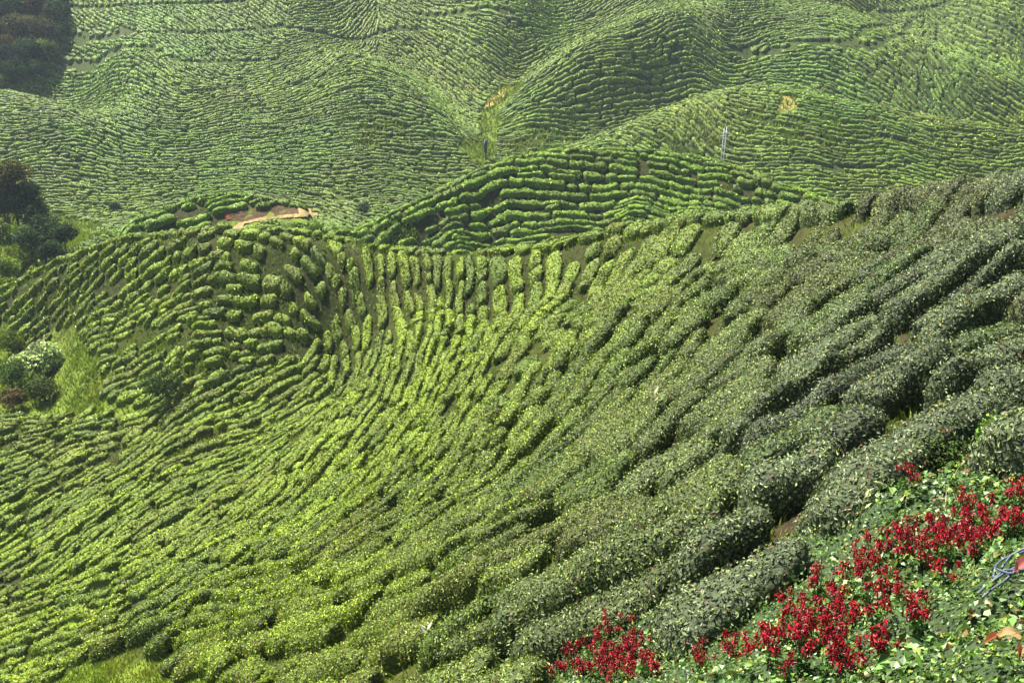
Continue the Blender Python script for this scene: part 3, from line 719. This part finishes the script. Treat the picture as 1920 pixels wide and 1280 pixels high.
for k, (a, b, rp, c) in enumerate(FT):
    tree("forest_tree", a, b, Yat(a, b+rp*.7)-1.5, rp, f"dark {'reddish' if c is DR else 'green'} jungle tree beyond the tea, {where_words(max(a,0), max(b,0))}", "tree", "jungle trees in the top left corner", c, n=1700, lobes=13, seed=k)
GT = [(18,325,36,126,DR,0),(-30,330,40,126,DG,0),(45,362,30,125,DG,0),(0,352,36,125,DR,0),(12,385,38,124,DG,0),(62,395,32,124,DG,0),(75,430,42,121,DG,0),(18,440,34,120,GG,0),(118,435,26,119,DG,0),(40,480,34,116,GG,0),(92,468,24,115,DG,0),(0,500,32,112,GG,0),(-30,430,40,118,DG,0),(20,535,24,108,GG,0),(60,455,44,118,DG,0),(-30,540,40,106,GG,0)]
for k, (a, b, rp, Y, c, _) in enumerate(GT):
    tree("gully_tree", a, b, Y, rp, f"{'dark ' if c is not GG else 'leafy '}{'russet topped ' if c is DR else ''}tree in the left gully, {where_words(max(a,0), b)}", "tree", "trees in the left gully", c, n=2600, lobes=16, seed=40+k)
SH = [("broadleaf_shrub",72,672,46,(.22,.28,.09),"pale shrub with large silvery leaves at the left edge of the slope",.34,.55),
 ("leafy_shrub",20,640,34,GG,"green leafy shrub behind the pale large-leaved shrub at the left edge",.2,.5),
 ("leafy_shrub",18,700,40,(.055,.095,.02),"bushy green shrub at the left edge below the pale leaves",.2,.5),
 ("leafy_shrub",80,725,34,(.07,.10,.02),"low olive green shrub just right of the lowest left-edge shrub",.2,.5),
 ("leafy_shrub",20,745,26,(.09,.07,.025),"low reddish brown shrub above the lower left tea rows",.18,.5),
 ("dark_shrub",308,716,44,(.030,.055,.010),"round dark shrub standing alone on the grass left of the bowl",.15,.5),
 ("gully_shrub",215,385,12,DG,"small dark shrub on the far slope above the trees",.2,.5),
 ("gully_shrub",682,388,15,DG,"small blue green bush left of the middle hill foot",.2,.5),
 ("gully_shrub",590,425,13,GG,"small green bush below the end of the dirt track",.16,.5),
 ("gully_shrub",655,120,4,GG,"tiny bush on the far ridge",.2,.5)][:9]
for k, (nm, a, b, rp, c, lab, lf, asp) in enumerate(SH):
    Y = Yat(a, b+rp*.6)-.8
    tree(nm, a, b, Y, rp, lab, "shrub", None, c, n=900 if rp < 20 else 1900, lobes=12, leaf=lf, flat=.65, seed=80+k, aspect=asp, mat=M_soft if k == 0 else None, brown=.08)
for nm, a, b, rp, Y, lab in (("rounded_shrub", 1750, 862, 88, 13.6, "big rounded dark green shrub above the red flowers near the right edge"), ("leafy_shrub", 1890, 815, 62, 13.4, "brighter green leafy shrub at the right edge above the flowers")):
    tree(nm, a, b, Y, rp, lab, "shrub", None, (.055,.088,.022) if nm[0] == "r" else (.075,.15,.02), n=7500 if nm[0] == "r" else 4200, lobes=22, leaf=.062, flat=.7, seed=300, aspect=.55, brown=.04)
# ------------------------------------------------------------------ young shoots poking out of the hedges
def shoot(px, py, hpx, label, col):
    x, y, z = ground_at(px, py+10); Dd = math.sqrt(x*x+y*y); f = 1-.75/max(1, CAMZ-z); x, y = x*f, y*f; z = float(height(x, y)); h = hpx*Dd/F
    root = empty("young_shoot", (x, y, z+.35)); st, lv = MB(), MB(); r = np.random.default_rng(int(px))
    H = .35+h
    st.tube([(0, 0, 0), (.02, 0, H*.5), (.05, .01, H)], [.012, .009, .004], (.2,.22,.09), 5)
    for i in range(6):
        a = i*2.4; p = np.array([.04, 0, H*(.55+.09*i)]); d = np.array([math.cos(a), math.sin(a), .9]); d /= np.linalg.norm(d); L = h*.75
        s = np.cross(d, [0, 0, 1.]); s /= np.linalg.norm(s)
        pts = [p, p+d*L*.5+s*L*.16, p+d*L, p+d*L*.5-s*L*.16]; lv.add(pts, [[0,1,2,-1],[0,2,3,-1]], col)
    st.build("stem", (M_soft,), root); lv.build("leaves", (M_soft,), root, smooth=False)
    tag(root, label, "plant")
shoot(798, 1212, 30, "pale grey shoot with long leaves sticking out of the lowest hedge", (.38,.42,.30))
shoot(1222, 760, 26, "thin pale sprig rising between tea rows right of centre", (.30,.28,.14))
shoot(1612, 950, 26, "pale yellow sprig at the hedge end beside the lone red flower", (.36,.36,.16))
shoot(690, 1000, 14, "small pale weed in the tea rows left of the lower middle", (.3,.32,.12))
# ------------------------------------------------------------------ power poles on the middle hill
x, y, z = unproj(1351, 303, 141.0); zg = float(height(x, y)); root = empty("power_pole", (x, y, zg))
WH = (.42,.42,.44); m = 141/F; top = (z-zg)+64*m/math.cos(math.radians(13))
for s in (0, 1):
    b = MB(); ox_ = s*4.8*m-1*m; lean = 3.6*m
    b.tube([(ox_, 0, -.5), (ox_+lean*.5, 0, top*.5), (ox_+lean, 0, top*(1 if s else .985))], [.06, .055, .045], WH, 10); b.build("post", (M_metal,), root)
b = MB()
for hz in (.90, .86): b.box((2.3*m+3*m, -.12, top*hz), (1.15, .09, .11), WH)
b.build("cross_arm", (M_metal,), root, smooth=False)
for dx_ in (-.5, -.15, .15, .5):
    b = MB(); b.tube([(5.3*m+dx_, -.12, top*.905), (5.3*m+dx_, -.12, top*.905+.22)], [.05, .035], (.25,.22,.25), 8); b.build("insulator", (M_metal,), root)
b = MB()
for i in range(12): b.box((1.3*m+lean*(.06+i*.075), -.02, top*(.06+i*.075)), (.62, .035, .035), (.2,.18,.2))
b.build("rungs", (M_metal,), root, smooth=False)
tag(root, "pair of white power poles with cross arm behind the middle hill crest", "power pole")
x, y, zz = ground_at(911, 300); y -= .4; zz = float(height(x, y)); k_ = y/F; root = empty("gully_post", (x, y, zz)); b = MB()
b.tube([(0, 0, -.4), (0, 0, 46*k_)], [.10, .08], (.02,.02,.03), 8); b.build("post", (M_metal,), root)
b = MB(); b.tube([(-.05, -.05, 16*k_), (-.03, -.05, 28*k_), (0.02, -.05, 40*k_)], [.2, .3, .22], (.018,.018,.035), 10); b.build("dark_wrap", (M_metal,), root)
tag(root, "thin dark post with black wrapping in the gully left of the middle hill", "post")
# ------------------------------------------------------------------ red cutting with a dirt track
def drape(name, poly, col, label, lift=.06, res=.12, jit=.25, wob=14):
    P = np.array(poly, float); wx, wy, _ = raycast(P[:,0], P[:,1]); x0, x1, y0, y1 = wx.min()-1, wx.max()+1, wy.min()-1, wy.max()+1
    X, Y = np.meshgrid(np.arange(x0, x1, res), np.arange(y0, y1, res)); Z = height(X, Y)+lift+(fbm(X, Y, 1.2, 5)-.5)*jit
    px, py, _ = proj(X, Y, Z); ins = in_poly(px+(noise(X, Y, .8, 3)-.5)*wob, py+(noise(X, Y, .8, 4)-.5)*wob*.4, poly)
    nY, nX = X.shape; r_, c_ = np.mgrid[0:nY-1, 0:nX-1]; v0 = (r_*nX+c_)[ins[:-1,:-1]]
    if len(v0) == 0: return
    Q = np.stack([v0, v0+1, v0+nX+1, v0+nX], 1); u, inv = np.unique(Q, return_inverse=True)
    cl = np.asarray(col)*(.7+.6*fbm(X, Y, 1.0, 9)[...,None]); 
    return mesh_obj(name, np.stack([X, Y, Z], -1).reshape(-1, 3)[u], inv.reshape(-1, 4), cl.reshape(-1, 3)[u], (M_ground,))
for nm, pl, c in (("bank", [(418,392),(450,385),(556,388),(562,404),(500,411),(440,415),(420,408)], (.05,.032,.014)), ("red_soil", [(418,393),(426,393),(434,412),(424,412)], (.10,.034,.02)),
                  ("dirt_track", [(556,384),(572,383),(592,396),(600,404),(560,407),(500,413),(455,420),(452,430),(432,430),(446,418),(490,408),(545,403),(560,400)], (.19,.14,.06))):
    o = drape(nm, pl, c, None, lift=.03 if nm == "bank" else (.07 if nm == "red_soil" else .11), wob=3)
    if o: tag(o, kind="structure")
# ------------------------------------------------------------------ things lying on the bank: bent tubes, cord, dead leaves
q = on_cover(1868, 1120); root = empty("bent_tube_tangle", tuple(q)); Dk = np.linalg.norm(q-np.array([0, 0, CAMZ])); k_ = Dk/F
def scr(px, py, up=.0): 
    p = on_cover(px, py)-q; p[2] += up; return p
BL = (.05,.065,.10)
for pts in ([(1922,1098),(1895,1100),(1868,1103),(1856,1115),(1852,1135)], [(1852,1138),(1870,1130),(1895,1132),(1925,1128)], [(1915,1118),(1890,1122),(1862,1140),(1836,1152),(1820,1163)], [(1900,1128),(1870,1145),(1846,1160),(1832,1168)], [(1856,1128),(1880,1140),(1905,1138)], [(1925,1108),(1905,1104),(1880,1112),(1866,1128)]):
    b = MB(); P = [scr(a, c, .10+.02*math.sin(a)) for a, c in pts]; P = np.array(P)
    t = np.linspace(0, len(P)-1, 16); P = np.stack([np.interp(t, np.arange(len(P)), P[:,i]) for i in range(3)], 1); P[1:-1] = (P[:-2]+P[1:-1]*2+P[2:])/4
    b.tube(P, .0105, BL, 7); b.build("tube", (M_metal,), root)
tag(root, "tangle of thin bent grey blue tubes lying on the leaves at the right edge", "tubing")
def dead_leaf(px, py, L, W, yaw, col, label):
    q = on_cover(px, py); b = MB(); n = 8; V = []
    for i in range(n+1):
        t = i/n; w = W*math.sin(math.pi*min(1, t*.96+.02))**.8
        for s in (-1, -.5, 0, .5, 1): V.append((t*L-L/2, s*w, .05*abs(s)+.06*math.sin(t*3)))
    V = np.array(V); c, s_ = math.cos(yaw), math.sin(yaw); V = np.stack([V[:,0]*c-V[:,1]*s_, V[:,0]*s_+V[:,1]*c, V[:,2]], 1)
    b.add(V, [[i*5+j, (i+1)*5+j, (i+1)*5+j+1, i*5+j+1] for i in range(n) for j in range(4)], col)
    o = b.build("dead_leaf", (M_soft,)); o.location = (q[0], q[1], q[2]+.09); tag(o, label, "leaf"); return o
dead_leaf(1908, 1132, .26, .055, .5, (.30,.09,.07), "large dull red dead leaf lying by the blue grey tubes")
dead_leaf(1880, 1248, .16, .03, -.2, (.60,.42,.20), "pale straw coloured curled leaf in the bottom right corner")
dead_leaf(1850, 1256, .15, .022, .3, (.36,.13,.06), "rust brown dry leaf just left of the straw coloured curled one")
dead_leaf(1905, 1268, .12, .03, 1.0, (.30,.12,.06), "small brown dry leaf lowest in the bottom right corner")

# ------------------------------------------------------------------ rough grass in the hollows and between sparse bushes
dens = np.where(bare & vis, 1.0, np.where(sparse > .08, .9, np.where((gpx < 900) & (gpy > 430), .3, np.where(gd < 70, .25, .06))))*(vis & (gpx > -60) & (gpx < 1980) & (gpy < 1340))
dens[in_poly(gpx, gpy, [(408,380),(600,380),(630,420),(600,434),(410,434)])] = 0
dens[in_poly(gpx, gpy, FLOWER_POLY) & (gy < 26)] = 0
dens *= np.clip(fbm(gx, gy, 2.2, 44)*2-.2, .15, 1.4)
ts = np.maximum(.14, gd*.0036); n_c = RNG.poisson(np.clip(dens*.25/(ts*ts*.17), 0, 60)); qi = np.repeat(np.arange(gx.size), n_c.ravel())
X = gx.ravel()[qi]+RNG.uniform(-.25, .25, len(qi)); Y = gy.ravel()[qi]+RNG.uniform(-.25, .25, len(qi)); Z = height(X, Y)
s_ = ts.ravel()[qi]*RNG.uniform(.6, 1.4, len(qi)); a = RNG.uniform(0, 6.28, len(qi)); ln = RNG.normal(0, .5, (len(qi), 2))
ca, sa = np.cos(a)*s_*.17, np.sin(a)*s_*.17; B0 = np.stack([X-ca, Y-sa, Z-.03], 1); B1 = np.stack([X+ca, Y+sa, Z-.03], 1)
TP = np.stack([X+ln[:,0]*s_, Y+ln[:,1]*s_, Z+s_*.95], 1)
V = np.stack([B0, B1, TP], 1).reshape(-1, 3); i = np.arange(len(qi))*3
gcol = np.array([.115,.175,.010])*(.5+.9*fbm(X, Y, 3, 55)[:,None])*(.6+.8*RNG.random((len(qi), 1)))
dryg = (fbm(X, Y, 2, 66) > .56)[:,None]; gcol = np.where(dryg, gcol*np.array([1.35, 1.1, 1.3]), gcol)
print("grass", len(qi))
tag(mesh_obj("rough_grass", V, np.stack([i, i+1, i+2, -np.ones_like(i)], 1), np.repeat(gcol, 3, 0), (M_soft,), smooth=False), "rough yellow green grass in the hollows between the tea rows", "grass", kind="stuff")
# ------------------------------------------------------------------ the air
hz = MB(); hz.box((0, 450, 60), (1900, 1560, 260), (1, 1, 1)); H_ = hz.build("haze", (), smooth=False)
hm = bpy.data.materials.new("haze"); hm.use_nodes = True; t = hm.node_tree; t.nodes.clear()
o = t.nodes.new("ShaderNodeOutputMaterial"); pv = t.nodes.new("ShaderNodeVolumePrincipled"); pv.inputs["Color"].default_value = (.72,.84,1,1)
pv.inputs["Density"].default_value = .00014; pv.inputs["Anisotropy"].default_value = .2; t.links.new(pv.outputs[0], o.inputs["Volume"]); H_.data.materials.append(hm)
tag(H_, kind="stuff")
